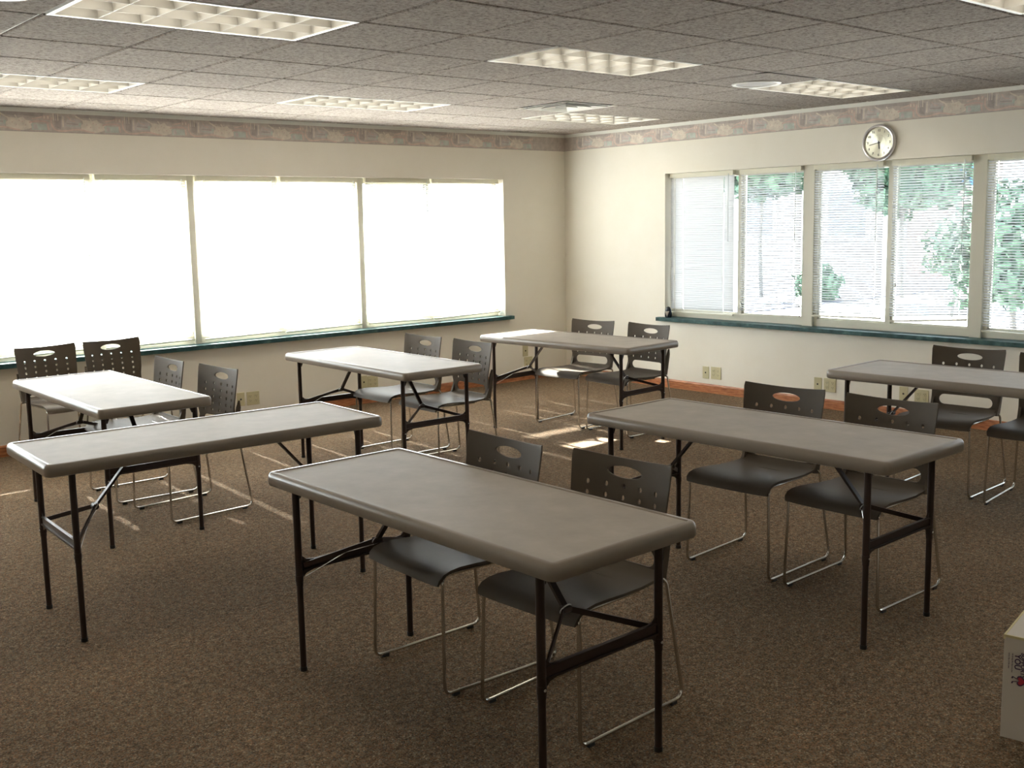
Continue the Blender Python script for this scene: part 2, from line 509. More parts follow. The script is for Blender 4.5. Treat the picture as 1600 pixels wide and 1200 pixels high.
# ------------------------------------------------------------------ windows: frames, glass, sill
FD0, FD1 = .115, .185   # frame depth range inside the wall
FZ0, FZ1 = .690, OZ1
def window_bank(base_n, along_x, units, e0, e1):
    """units: list of (a,b) glass bays in 1-D; frame members fill the rest"""
    for k, (a, m_, c) in enumerate(units):
        # each unit: from a to c with a thin centre post at m_
        b = bmesh.new()
        def B(u0, u1, d0, d1, z0, z1):
            if along_x: bx(b, min(u0, u1), max(u0, u1), d0, d1, z0, z1)
            else: bx(b, d0, d1, min(u0, u1), max(u0, u1), z0, z1)
        lo, hi = min(a, c), max(a, c)
        B(lo, hi, FD0, FD1, FZ0, FZ0+.062); B(lo, hi, FD0, FD1, FZ1-.05, FZ1)
        B(lo, lo+.028, FD0, FD1, FZ0+.062, FZ1-.05); B(hi-.028, hi, FD0, FD1, FZ0+.062, FZ1-.05)
        B(m_-.022, m_+.022, FD0, FD1, FZ0+.062, FZ1-.05)
        # glazing beads
        for p, q in ((lo+.028, m_-.022), (m_+.022, hi-.028)):
            B(p, p+.012, FD0+.02, FD0+.04, FZ0+.062, FZ1-.05); B(q-.012, q, FD0+.02, FD0+.04, FZ0+.062, FZ1-.05)
            B(p, q, FD0+.02, FD0+.04, FZ0+.062, FZ0+.074)
        f = struct('window_%d' % (base_n+k), b, m_frame)
        g = bmesh.new()
        for p, q in ((lo+.028, m_-.022), (m_+.022, hi-.028)):
            d = FD0+.05
            cs = [(p, FZ0+.06), (q, FZ0+.06), (q, FZ1-.05), (p, FZ1-.05)]
            g.faces.new([g.verts.new((u, d, z) if along_x else (d, u, z)) for u, z in cs])
        obj('pane', g, m_glass, f)
UL = [(-.866, -1.728, -2.493), (-2.545, -3.368, -4.130), (-4.184, -4.960, -5.775), (-5.825, -6.60, -7.42), (-7.48, -8.3, -9.22)]  # last two bays are out of view, added for more daylight from the left
UR = [(-1.392, -2.192, -2.885), (-2.985, -3.678, -4.378), (-4.468, -5.17, -5.87), (-5.97, -6.4, -6.88)]
window_bank(1, True, UL, LX0, LX1)
window_bank(6, False, UR, RY0, RY1)
# wide posts between the units + rough frame
b = bmesh.new()
for p, q in ((-2.545, -2.493), (-4.184, -4.130), (-5.825, -5.775), (-7.48, -7.42), (LX0, -9.22)): bx(b, p, q, FD0-.03, FD1, FZ0, FZ1)
bx(b, -.866, LX1, FD0, FD1, FZ0, FZ1)
struct('trim_5', b, m_frame, label='beige posts between the windows on the left wall')
b = bmesh.new()
for p, q in ((-2.985, -2.885), (-4.468, -4.378), (-5.97, -5.87), (RY0, -6.88)): bx(b, FD0-.03, FD1, p, q, FZ0, FZ1)
struct('trim_6', b, m_frame, label='beige posts between the windows on the right wall')
# sills
b = bmesh.new()
bx(b, LX0, LX1, -.062, FD1+.02, OZ0, .690, bev=.003); bx(b, LX1-.01, LX1+.070, -.062, -.001, OZ0, .690, bev=.003)
struct('trim_7', b, m_sill, label='dark green laminate window sill on the left wall')
b = bmesh.new()
bx(b, -.062, FD1+.02, RY0, RY1, OZ0, .690, bev=.003); bx(b, -.062, -.001, RY1-.01, RY1+.068, OZ0, .690, bev=.003)
struct('trim_8', b, m_sill, label='dark green laminate window sill on the right wall')

# ------------------------------------------------------------------ venetian blinds
def blind(label, along_x, a, c, tilt_fn, z_bot, sag, cords, group, wand=True, d=.070):
    """a..c extent along the wall, blind plane at depth d; tilt_fn(z) -> slat tilt in radians (+: outer edge down)"""
    lo, hi = min(a, c), max(a, c)
    t = thing('venetian_blind', label, 'window blind', ((lo+hi)/2, d, z_bot) if along_x else (d, (lo+hi)/2, z_bot), 0, group)
    org = t.location
    def V(u, dd, z):
        p = (u, d+dd, z) if along_x else (d+dd, u, z)
        return (p[0]-org.x, p[1]-org.y, p[2]-org.z)
    zt = OZ1-.045
    def Bx(b, u0, u1, d0, d1, z0, z1):
        p = V(u0, d0, z0); q = V(u1, d1, z1)
        bx(b, min(p[0], q[0]), max(p[0], q[0]), min(p[1], q[1]), max(p[1], q[1]), z0-org.z, z1-org.z)
    b = bmesh.new(); Bx(b, lo+.004, hi-.004, -.020, .020, OZ1-.040, OZ1-.002)
    Bx(b, lo+.004, hi-.004, -.023, -.019, OZ1-.042, OZ1-.034)
    obj('headrail', b, m_rail, t)
    b = bmesh.new(); pitch = .0205; wd = .0125
    zb = z_bot+.022
    n = int((zt-zb)/pitch)
    cuts = sorted(cords)
    segs = []; u = lo+.005
    for q in cuts: segs.append((u, q-.0034)); u = q+.0034
    segs.append((u, hi-.005))
    for k in range(n):
        z = zt-.012-k*pitch
        tl = tilt_fn(z)
        # sag: rows lower down follow the slightly crooked bottom rail
        fr = min(1, max(0, (zt-z)/(zt-zb)))**3
        for s0, s1 in segs:
            rows = []
            for uu_ in (s0, s1):
                zz = z+sag*fr*((uu_-lo)/(hi-lo)-.5)*(1 if along_x else -1)
                rr_ = []
                for w_, arch in ((-wd, 0), (-wd*.5, .0016), (0, .0022), (wd*.5, .0016), (wd, 0)):
                    # w_ + = outer side ; tilt>0 : outer edge down
                    dd = w_*math.cos(tl)+arch*math.sin(tl)
                    dz = -w_*math.sin(tl)+arch*math.cos(tl)
                    rr_.append(b.verts.new(V(uu_, dd, zz+dz)))
                rows.append(rr_)
            for q in range(4): b.faces.new((rows[0][q], rows[0][q+1], rows[1][q+1], rows[1][q]))
    obj('slats', b, m_slat, t, recalc=False, smooth=True)
    b = bmesh.new()
    A_ = V(lo+.004, 0, z_bot-.5*sag*(1 if along_x else -1)); B_ = V(hi-.004, 0, z_bot+.5*sag*(1 if along_x else -1))
    bar(b, A_, B_, .020, .013)
    obj('bottom_rail', b, m_rail, t)
    for q in cuts:
        b = bmesh.new()
        tube(b, [V(q, -.0145, zt), V(q, -.0145, z_bot)], .0011, 5); tube(b, [V(q, .0145, zt), V(q, .0145, z_bot)], .0011, 5)
        obj('ladder_cord', b, m_cord, t)
    if wand:
        b = bmesh.new(); uw = hi-.05 if along_x else lo+.05
        tube(b, [V(uw, -.028, OZ1-.03), V(uw, -.030, OZ1-.03-.62)], .0035, 7)
        obj('tilt_wand', b, m_wand, t)
        b = bmesh.new(); uw = lo+.055 if along_x else hi-.075
        tube(b, [V(uw, -.026, OZ1-.03), V(uw+.002, -.028, OZ1-.03-.95)], .0018, 6); tube(b, [V(uw+.012, -.026, OZ1-.03), V(uw+.010, -.028, OZ1-.03-.95)], .0018, 6)
        lathe(b, [(0, 0), (.004, 0), (.007, -.03), (0, -.032)], 8, mat4=Matrix.Translation(V(uw+.006, -.028, OZ1-.03-.95)))
        obj('pull_cord', b, m_cord, t)
    return t
closed = lambda z: math.radians(17)
def patch(z):
    if z > 1.66: return math.radians(-28)
    if 1.36 < z < 1.45: return math.radians(0)
    return math.radians(17)
BL = [(-.876, -1.720, (-.97, -1.30, -1.62), .726, .012, closed, 'white closed blind at the right end of the left wall window'),
      (-1.738, -2.478, (-1.86, -2.37), .726, -.006, patch, 'white blind second from the room corner on the left wall'),
      (-2.560, -3.352, (-2.70, -3.22), .726, .010, closed, 'white blind third from the room corner on the left wall'),
      (-3.384, -4.115, (-3.47, -3.84), .726, .008, closed, 'white blind fourth from the room corner on the left wall'),
      (-4.196, -4.945, (-4.30, -4.87), .726, .006, closed, 'white blind fifth from the room corner on the left wall'),
      (-4.975, -5.765, (-5.13, -5.63), .726, .012, closed, 'white blind on the left wall cut by the left edge of the photo'),
      (-5.84, -6.59, (), .75, 0, closed, ''), (-6.61, -7.41, (), .75, 0, closed, ''), (-7.49, -8.29, (), .75, 0, closed, ''), (-8.31, -9.21, (), .75, 0, closed, '')]  # last four hang in the unseen bays added for daylight
for k, (a, c, cords, zb, sag, fn, lab) in enumerate(BL):
    blind(lab or 'white closed blind on the left wall beyond the frame', True, a, c, fn, zb, sag, cords, 'venetian blinds on the left wall', wand=k < 6)
R_ = math.radians
BR = [(-1.402, -2.160, (-1.455, -1.56, -2.04), .742, .004, R_(62), 'greyish blind with shut slats at the left end of the right wall window'),
      (-2.226, -2.876, (-2.29, -2.80), .762, .014, R_(24), 'half open white blind in the second pane of the right wall window'),
      (-2.994, -3.645, (-3.05, -3.58), .790, .012, R_(27), 'half open white blind left of the thin post below the wall clock'),
      (-3.712, -4.368, (-3.77, -4.30), .800, .045, R_(27), 'half open white blind with a sloping bottom rail, right of the clock'),
      (-4.480, -5.150, (-4.56, -5.06), .740, -.01, R_(25), 'half open white blind at the right edge of the photo, green trees behind it'),
      (-5.19, -5.86, (-5.27, -5.77), .75, 0, R_(25), '')]
for k, (a, c, cords, zb, sag, tl, lab) in enumerate(BR):
    blind(lab or 'white blind on the right wall beyond the frame', False, a, c, (lambda z, t_=tl: t_), zb, sag, cords, 'venetian blinds on the right wall', wand=k < 5)

# ------------------------------------------------------------------ folding tables
TZ = .749; L2, W2 = .762, .305
def rrect(hx, hy, r, n=6):
    out = []
    for cx, cy, a0 in ((hx-r, hy-r, 0), (-hx+r, hy-r, 90), (-hx+r, -hy+r, 180), (hx-r, -hy+r, 270)):
        for k in range(n+1):
            a = math.radians(a0+90*k/n); out.append((cx+r*math.cos(a), cy+r*math.sin(a)))
    return out
def make_table(label, loc, rotz):
    t = thing('folding_table', label, 'table', loc, rotz, 'folding tables in the classroom')
    # top: swept rim profile (inset from outline, z)
    b = bmesh.new()
    prof = [(.016, TZ-.052), (.004, TZ-.048), (.0, TZ-.040), (.0, TZ-.018), (.003, TZ-.009), (.007, TZ-.003), (.012, TZ), (.0235, TZ), (.0265, TZ-.0035)]
    rings = []
    for ins, z in prof:
        pts = rrect(L2-ins, W2-ins, max(.004, .030-ins))
        rings.append([b.verts.new((x, y, z)) for x, y in pts])
    n = len(rings[0])
    for A, B in zip(rings, rings[1:]):
        for k in range(n): b.faces.new((A[k], A[(k+1) % n], B[(k+1) % n], B[k]))
    # underside: close with inner wall and bottom skin 
    inner = [b.verts.new((x, y, TZ-.052)) for x, y in rrect(L2-.030, W2-.030, .01)]
    inner2 = [b.verts.new((x, y, TZ-.020)) for x, y in rrect(L2-.034, W2-.034, .01)]
    for k in range(n):
        b.faces.new((rings[0][(k+1) % n], rings[0][k], inner[k], inner[(k+1) % n]))
        b.faces.new((inner[(k+1) % n], inner[k], inner2[k], inner2[(k+1) % n]))
    b.faces.new(inner2)
    last = rings[-1]
    top = obj('tabletop', b, m_rim, t, smooth=True)
    b = bmesh.new()
    vs = [b.verts.new((x, y, TZ-.0035)) for x, y in rrect(L2-.0265, W2-.0265, .004)]
    b.faces.new(vs)
    obj('writing_surface', b, m_top, t, recalc=False)
    for sx in (-1, 1):
        xl = sx*.650
        for sy in (-1, 1):
            b = bmesh.new(); yl = sy*.246
            tube(b, [(xl, yl, TZ-.03), (xl, yl, .33)], .0135, 14)
            tube(b, [(xl, yl, .36), (xl, yl, .012)], .0118, 14)
            tube(b, [(xl, yl, .345), (xl, yl, .368)], .0150, 14)
            lg = obj('leg', b, m_tleg, t, smooth=True)
            b = bmesh.new(); tube(b, [(xl, yl, .016), (xl, yl, 0)], .0135, 14)
            obj('foot_cap', b, m_black, lg, smooth=True)
            b = bmesh.new(); lathe(b, [(0, .0165), (.004, .016), (.0055, .0125), (.0055, .010)], 10,
                mat4=Matrix.Translation((xl, yl, .357)) @ Matrix.Rotation(sx*PI/2, 4, 'Y'))
            obj('height_button', b, m_steel, lg, smooth=True)
        # cross plate with flared gusset ends
        b = bmesh.new()
        prof2 = [(-.234, .355), (-.215, .372), (-.17, .382), (.17, .382), (.215, .372), (.234, .355), (.234, .440), (.215, .424), (.17, .418), (-.17, .418), (-.215, .424), (-.234, .440)]
        vs = prism(b, [(y, z) for y, z in prof2], -.003, .003)
        for v in vs: v.co = Vector((xl-sx*.0+v.co.z, v.co.x, v.co.y))
        bar(b, (xl, -.234, .385), (xl, .234, .385), .020, .006); bar(b, (xl, -.234, .416), (xl, .234, .416), .014, .005)
        obj('crossbar', b, m_tleg, t)
        # top rail under the tabletop
        b = bmesh.new(); tube(b, [(xl, -.26, TZ-.034), (xl, .26, TZ-.034)], .0125, 12)
        for sy in (-1, 1):
            prism_ = [(0, 0), (.05, 0), (.05, .006), (.022, .018), (.006, .055), (0, .055)]
            vs = prism(b, prism_, -.004, .004)
            for v in vs: v.co = Vector((xl+v.co.z, sy*(.246-.012-v.co.x), TZ-.038-v.co.y))
        obj('top_rail', b, m_tleg, t)
        # folding brace: single strut from the centre, then a V to the two legs
        jt = Vector((sx*.497, 0, .483))
        b = bmesh.new()
        bar(b, (sx*.285, 0, TZ-.024), jt, .022, .010)
        bar(b, (sx*.275, -.03, TZ-.026), (sx*.275, .03, TZ-.026), .03, .008)
        for sy in (-1, 1):
            bar(b, jt+Vector((0, sy*.008, 0)), (xl-sx*.006, sy*.228, .404), .006, .018)
        vs = lathe(b, [(0, -.016), (.013, -.016), (.013, .016), (0, .016)], 12, mat4=Matrix.Translation(jt) @ Matrix.Rotation(PI/2, 4, 'X'))
        br = obj('brace', b, m_tleg, t)
        # wire lock ring and its tail
        b = bmesh.new()
        ring = [(jt.x+.017*math.cos(a)*.7, .020*math.sin(a), jt.z+.017*math.cos(a)) for a in [2*PI*k/16 for k in range(16)]]
        tube(b, ring, .0022, 6, closed=True)
        tube(b, [(jt.x, -.014, jt.z-.014), (jt.x+sx*.06, -.10, .445), (xl-sx*.012, -.226, .362)], .0018, 6)
        obj('lock_ring', b, m_steel, br, smooth=True)
    return t
TAB = [('grey brown folding table nearest the camera, in the middle foreground', (-5.828, -5.538), -89.35),
       ('grey brown folding table right of centre, two dark chairs tucked under its far side', (-4.168, -5.534), -89.09),
       ('long grey folding table at the left front without any chairs of its own', (-5.931, -3.810), -2.23),
       ('pale topped folding table at the far left beside the window wall chairs', (-5.777, -2.200), -90.73),
       ('folding table with white glare on its top, in the middle back', (-3.969, -2.295), -91.05),
       ('folding table in the far room corner, half in sunlight', (-2.238, -2.423), -85.90),
       ('folding table cut off by the right edge of the photo, below the right window', (-2.202, -5.547), -88.84)]
t0 = None
for lab, (x, y), a in TAB:
    if t0 is None: t0 = make_table(lab, (x, y, 0), R_(a))
    else: dup(t0, (x, y, 0), R_(a), lab)

# ------------------------------------------------------------------ chairs
# local frame: -X is forward (towards the table), +Y is the left side as seen from the camera
BZT = .826; BW = .222
def back_x(z): return .196+.052*((z-.45)/.37)**1.15 if z > .45 else .196-.02*(.45-z)
def make_shell_mesh():
    cu = bpy.data.curves.new('back_outline', 'CURVE'); cu.dimensions = '2D'; cu.fill_mode = 'BOTH'
    cu.extrude = .0026; cu.bevel_depth = .0010; cu.bevel_resolution = 1; cu.resolution_u = 8
    def poly(pts):
        sp = cu.splines.new('POLY'); sp.points.add(len(pts)-1)
        for p, (x, y) in zip(sp.points, pts): p.co = (x, y, 0, 1)
        sp.use_cyclic_u = True
    top = [(BW-.004-(2*BW-.008)*k/14, BZT-.013*(1-((k-7)/7)**2)) for k in range(15)]
    left = [(-BW+.001, BZT-.02), (-BW+.004, .74), (-.213, .66), (-.209, .60), (-.205, .555), (-.199, .51), (-.195, .47), (-.190, .432)]
    out = [(-x, z) for x, z in left[::-1]] + top + left
    poly(out)
    # handle ellipse
    poly([(.078*math.cos(2*PI*k/28), BZT-.060+.0215*math.sin(2*PI*k/28)) for k in range(28)][::-1])
    for row in range(5):
        for c_ in range(5):
            cx = (c_-2)*.0765; cz = .717-row*0.0395; r = .0105
            poly([(cx+r*.85*math.cos(2*PI*k/8), cz+r*math.sin(2*PI*k/8)) for k in range(8)][::-1])
    # stadium opening above the seat
    st = []
    for sx, a0 in ((1, -90), (-1, 90)):
        for k in range(9):
            a = R_(a0+180*k/8); st.append((sx*.132+.032*math.cos(a), .497+.032*math.sin(a)))
    poly(st[::-1])
    tmp = bpy.data.objects.new('tmp', cu); C.objects.link(tmp)
    dg = bpy.context.evaluated_depsgraph_get()
    me = bpy.data.meshes.new_from_object(tmp.evaluated_get(dg))
    bpy.data.objects.remove(tmp)
    b = bmesh.new(); b.from_mesh(me)
    bmesh.ops.remove_doubles(b, verts=b.verts, dist=1e-5)
    for k in range(-9, 10):
        g = b.verts[:]+b.edges[:]+b.faces[:]
        bmesh.ops.bisect_plane(b, geom=g, plane_co=(k*.0235, 0, 0), plane_no=(1, 0, 0))
    for k in range(1, 8):
        g = b.verts[:]+b.edges[:]+b.faces[:]
        bmesh.ops.bisect_plane(b, geom=g, plane_co=(0, .44+k*.05, 0), plane_no=(0, 1, 0))
    for v in b.verts:
        s, z, d = v.co
        curve = -.036*(s/BW)**2*min(1, max(.15, (z-.44)/.16))
        v.co = Vector((back_x(z)+.022+curve+d, s, z))
    return b
def seat_mesh():
    b = bmesh.new()
    # profile along x (rear +.205 to front -.250) : (x, z)
    P_ = [(.214, .462), (.20, .449), (.16, .441), (.09, .438), (.0, .441), (-.08, .447), (-.15, .450), (-.195, .447), (-.226, .438), (-.245, .422), (-.252, .402)]
    nx = 12
    up, dn = [], []
    for i, (x, z) in enumerate(P_):
        f = i/(len(P_)-1)
        hw = .192+.031*min(1, f*1.35) if f < .9 else .223-.006*(f-.9)/.1
        d = Vector((P_[min(i+1, len(P_)-1)][0]-P_[max(i-1, 0)][0], 0, P_[min(i+1, len(P_)-1)][1]-P_[max(i-1, 0)][1])).normalized()
        nrm = Vector((d.z, 0, -d.x)); 
        if nrm.z < 0: nrm = -nrm
        ru, rd = [], []
        for k in range(nx+1):
            s = (k/nx*2-1)
            dip = -.010*(1-s*s)*math.sin(PI*min(1, f*1.1))+.004*abs(s)**6
            co = Vector((x, s*hw, z+dip))
            ru.append(b.verts.new(co)); rd.append(b.verts.new(co-nrm*.010))
        up.append(ru); dn.append(rd)
    R = len(P_)
    for i in range(R-1):
        for k in range(nx):
            b.faces.new((up[i][k], up[i+1][k], up[i+1][k+1], up[i][k+1]))
            b.faces.new((dn[i][k+1], dn[i+1][k+1], dn[i+1][k], dn[i][k]))
        for k in (0, nx): b.faces.new((up[i][k], dn[i][k], dn[i+1][k], up[i+1][k]))
    for i in (0, R-1):
        for k in range(nx): b.faces.new((up[i][k], up[i][k+1], dn[i][k+1], dn[i][k]))
    return b
def make_chair(label, loc, rz):
    t = thing('stacking_chair', label, 'chair', loc, rz, 'perforated back chairs in the classroom')
    obj('seat', seat_mesh(), m_shell, t, smooth=True)
    bk = make_shell_mesh(); obj('backrest', bk, m_shell, t, smooth=True)
    for s in (-1, 1):
        b = bmesh.new()
        pts = [(.205, s*.196, .448), (.225, s*.206, .425), (.279, s*.235, .012), (-.236, s*.225, .012), (-.226, s*.214, .420), (-.20, s*.200, .432), (.10, s*.185, .424)]
        tube(b, fillet(pts, .035, 6), .0064, 9)
        fr = obj('side_frame', b, m_chrome, t, smooth=True)
        for x in (-.19, .225):
            b = bmesh.new()
            yy = s*(.225+(x+.236)*.0194)
            bx(b, x-.014, x+.014, yy-.008, yy+.008, 0, .012, bev=.002)
            obj('foot_glide', b, m_black, fr)
        # moulded bracket joining seat, back and rod
        b = bmesh.new()
        pl = [(.186, .432), (.236, .424), (.247, .50), (.258, .60), (.252, .64), (.236, .60), (.222, .51), (.204, .466)]
        vs = prism(b, pl, -.008, .008)
        for v in vs:
            z = v.co.y
            v.co = Vector((v.co.x-.012, s*(.196+(z-.43)*.055)+v.co.z, z))
        obj('back_bracket', b, m_shell, t)
    for x in (-.17, .12):
        b = bmesh.new(); tube(b, [(x, -.200 if x < 0 else -.186, .427), (x, .200 if x < 0 else .186, .427)], .0055, 8)
        obj('cross_rod', b, m_chrome, t, smooth=True)
    return t
CH = [('dark perforated chair tucked under the foreground table, left of its pair', (-5.598, -5.220), -1.3),
      ('dark perforated chair at the near right corner of the foreground table', (-5.533, -5.785), 3.3),
      ('dark chair tucked under the table right of centre, left of its pair', (-3.829, -5.267), 3.1),
      ('dark chair tucked under the table right of centre, right of its pair', (-3.817, -5.812), .5),
      ('dark chair behind the far right table, its whole back in view', (-1.836, -5.210), 3.3),
      ('dark chair behind the far right table, cut off by the right edge', (-1.858, -5.766), 5.5),
      ('chair at the far corner table, left of its pair and nearer the window wall', (-1.908, -2.086), 6.3),
      ('chair at the far corner table, right of its pair', (-1.881, -2.640), -1.9),
      ('brown sheened chair at the white glare table, left of its pair', (-3.552, -1.924), .7),
      ('brown sheened chair at the white glare table, right of its pair', (-3.545, -2.487), -1.7),
      ('chair behind the pale far left table, left of its pair', (-5.450, -1.784), -.5),
      ('chair behind the pale far left table beside the wall outlet plates', (-5.405, -2.406), 4.5),
      ('chair standing against the window wall at the far left edge of the photo', (-5.484, -.524), 96),
      ('chair standing against the window wall, right of the two that face the room', (-4.996, -.489), 94)]
c0 = None
for lab, (x, y), a in CH:
    if c0 is None: c0 = make_chair(lab, (x, y, 0), R_(a))
    else: dup(c0, (x, y, 0), R_(a), lab)

# ------------------------------------------------------------------ ceiling lights, vent, speakers
def make_troffer(label, i, j):
    lx, ly = 2*TX-.026, TY-.026
    cx, cy = GX+(i+1)*TX, GY+(j+.5)*TY
    t = thing('ceiling_light', label, 'ceiling light', (cx, cy, H-.001), 0, 'recessed louvre lights')
    hx, hy = lx/2, ly/2
    b = bmesh.new(); fw_ = .022
    for (a, c, d, e) in ((-hx, hx, -hy, -hy+fw_), (-hx, hx, hy-fw_, hy), (-hx, -hx+fw_, -hy+fw_, hy-fw_), (hx-fw_, hx, -hy+fw_, hy-fw_)):
        bx(b, a, c, d, e, 0.0, .010)
    obj('frame', b, m_ltframe, t)
    b = bmesh.new()
    ix, iy = hx-fw_, hy-fw_
    # reflector housing: open box with sloped sides
    lo = [b.verts.new(p) for p in ((-ix, -iy, .010), (ix, -iy, .010), (ix, iy, .010), (-ix, iy, .010))]
    hi_ = [b.verts.new(p) for p in ((-ix+.01, -iy+.01, .12), (ix-.01, -iy+.01, .12), (ix-.01, iy-.01, .12), (-ix+.01, iy-.01, .12))]
    for k in range(4): b.faces.new((lo[k], lo[(k+1) % 4], hi_[(k+1) % 4], hi_[k]))
    b.faces.new(hi_)
    obj('reflector', b, m_lthouse, t, recalc=False)
    for q in (-1, 0, 1):
        b = bmesh.new(); tube(b, [(-ix+.02, q*iy*.66, .085), (ix-.02, q*iy*.66, .085)], .016, 10)
        obj('fluorescent_tube', b, m_tube, t, smooth=True)
    # louvre blades: parabolic wedges, 3 x 6 cells
    b = bmesh.new(); hz = .060
    prof = [(.0012, .004), (.003, .018), (.007, .034), (.014, .048), (.024, hz)]
    def wedge(p0, p1, along):
        A_, B_ = [], []
        for w_, z in prof:
            for lst, sg in ((A_, -1), (B_, 1)):
                o_ = (0, sg*w_) if along == 'x' else (sg*w_, 0)
                lst.append((b.verts.new((p0[0]+o_[0], p0[1]+o_[1], z)), b.verts.new((p1[0]+o_[0], p1[1]+o_[1], z))))
        for lst in (A_, B_):
            for P_, Q_ in zip(lst, lst[1:]): b.faces.new((P_[0], P_[1], Q_[1], Q_[0]))
        b.faces.new((A_[0][0], A_[0][1], B_[0][1], B_[0][0])); b.faces.new((A_[-1][0], A_[-1][1], B_[-1][1], B_[-1][0]))
    for k in range(0, 4): wedge((-ix, -iy+2*iy*k/3), (ix, -iy+2*iy*k/3), 'x')
    for k in range(0, 7): wedge((-ix+2*ix*k/6, -iy), (-ix+2*ix*k/6, iy), 'y')
    obj('louver', b, m_louver, t, smooth=True)
    la = bpy.data.lights.new('lamp', 'AREA'); la.shape = 'RECTANGLE'; la.size = 2*ix-.04; la.size_y = 2*iy-.04
    la.energy = LAMP; la.color = (1.0, .92, .79)
    lo_ = bpy.data.objects.new('lamp', la); C.objects.link(lo_); lo_.parent = t; lo_.location = (0, 0, .108)
    return t
LT = {(-4, 0): 'large louvre light at the top left of the photo', (0, 0): 'bright louvre light in the upper middle of the ceiling',
      (4, 0): 'louvre light at the right beside the round ceiling speaker', (-4, 4): 'louvre light at the far left close to the window wall',
      (0, 4): 'louvre light over the middle of the left window wall', (4, 4): 'louvre light in the far corner just behind the square air vent',
      (0, -4): 'louvre light cut off by the top right corner of the photo'}
tr0 = None
for ij in lights_ij:
    lab = LT.get(ij, 'louvre light behind the camera')
    if tr0 is None: tr0 = make_troffer(lab, *ij)
    else: dup(tr0, (GX+(ij[0]+1)*TX, GY+(ij[1]+.5)*TY, H-.001), 0, lab)

# square step-down diffuser
vx, vy = GX+3.5*TX, GY+3.5*TY
t = thing('air_vent', 'square stepped white air vent in the far part of the ceiling', 'air vent', (vx, vy, H-.002))
b = bmesh.new()
def sqring(b, a0, z0, a1, z1, mi=0):
    A = [b.verts.new((sx*a0, sy*a0, z0)) for sx, sy in ((-1, -1), (1, -1), (1, 1), (-1, 1))]
    B = [b.verts.new((sx*a1, sy*a1, z1)) for sx, sy in ((-1, -1), (1, -1), (1, 1), (-1, 1))]
    for k in range(4): b.faces.new((A[k], A[(k+1) % 4], B[(k+1) % 4], B[k])).material_index = mi
sqring(b, .288, -.001, .262, -.001); sqring(b, .262, -.001, .262, .004)
obj('frame', b, m_ltframe, t, recalc=False)
for a0, a1 in ((.232, .170), (.140, .090), (.064, .030)):
    b = bmesh.new(); sqring(b, a0, -.006, a1, .022); sqring(b, a0, -.006, a0, -.002); sqring(b, a0, -.002, a1, .026)
    obj('louver_cone', b, m_ltframe, t, recalc=False)
b = bmesh.new(); bx(b, -.03, .03, -.03, .03, .016, .020); obj('centre_plate', b, m_ltframe, t)
b = bmesh.new(); bx(b, -.28, .28, -.28, .28, .055, .058); sqring(b, .28, .01, .28, .055); obj('backing_box', b, m_slot, t, recalc=False)

def make_speaker(label, x, y):
    t = thing('ceiling_speaker', label, 'speaker', (x, y, H), 0, 'round ceiling speakers')
    b = bmesh.new()
    lathe(b, [(.165, -.0005), (.165, -.004), (.158, -.009), (.140, -.008), (.136, -.003)], 56)
    obj('rim', b, m_ltframe, t, smooth=True)
    b = bmesh.new()
    lathe(b, [(.137, -.003), (.10, -.006), (.05, -.008), (0, -.009)], 56)
    obj('grille', b, m_grille, t, smooth=True)
    return t
s0 = make_speaker('round white ceiling speaker left of the light on the right side', *SPK[0])
dup(s0, (SPK[1][0], SPK[1][1], H), 0, 'round ceiling speaker just peeking in at the top left corner')

# ------------------------------------------------------------------ clock
t = thing('wall_clock', 'round silver wall clock above the right wall window', 'clock', (-.001, -3.636, 2.208))
# local: dial plane is YZ, facing -X ; lathe axis z -> -x
MX = Matrix.Rotation(-PI/2, 4, 'Y')
R0 = .143
b = bmesh.new(); lathe(b, [(0, .002), (R0-.006, .002), (R0, .008), (R0, .026), (R0-.004, .033), (R0-.011, .036), (R0-.018, .033), (R0-.022, .024), (R0-.022, .020)], 72, mat4=MX)
obj('ring', b, m_clockring, t, smooth=True)
b = bmesh.new(); lathe(b, [(R0-.021, .018), (.062, .018), (.061, .0185), (0, .0185)], 96, mat4=MX)
dl = obj('dial', b, m_dial, t)
nt = m_dial.node_tree
tcd = nt.nodes.new('ShaderNodeTexCoord'); sx_ = nt.nodes.new('ShaderNodeSeparateXYZ'); nt.links.new(tcd.outputs['Object'], sx_.inputs[0])
at = nt.nodes.new('ShaderNodeMath'); at.operation = 'ARCTAN2'; nt.links.new(sx_.outputs['Y'], at.inputs[0]); nt.links.new(sx_.outputs['Z'], at.inputs[1])
bsdf(m_dial).inputs['Anisotropic'].default_value = .85
tg = nt.nodes.new('ShaderNodeTangent'); tg.direction_type = 'RADIAL'; tg.axis = 'X'
nt.links.new(tg.outputs[0], bsdf(m_dial).inputs['Tangent'])
# numerals
def text_mesh(body, size, extrude=.0006, bold=0):
    cu = bpy.data.curves.new('txt', 'FONT'); cu.body = body; cu.size = size; cu.extrude = extrude; cu.offset = bold
    cu.align_x = 'CENTER'; cu.align_y = 'CENTER'
    o = bpy.data.objects.new('tmp', cu); C.objects.link(o)
    dg = bpy.context.evaluated_depsgraph_get()
    me = bpy.data.meshes.new_from_object(o.evaluated_get(dg)); bpy.data.objects.remove(o)
    return me
def add_text(b, body, size, mtx, extrude=.0006, bold=0):
    me = text_mesh(body, size, extrude, bold)
    n0 = len(b.verts); b.from_mesh(me); b.verts.ensure_lookup_table()
    for v in b.verts[n0:]: v.co = mtx @ v.co
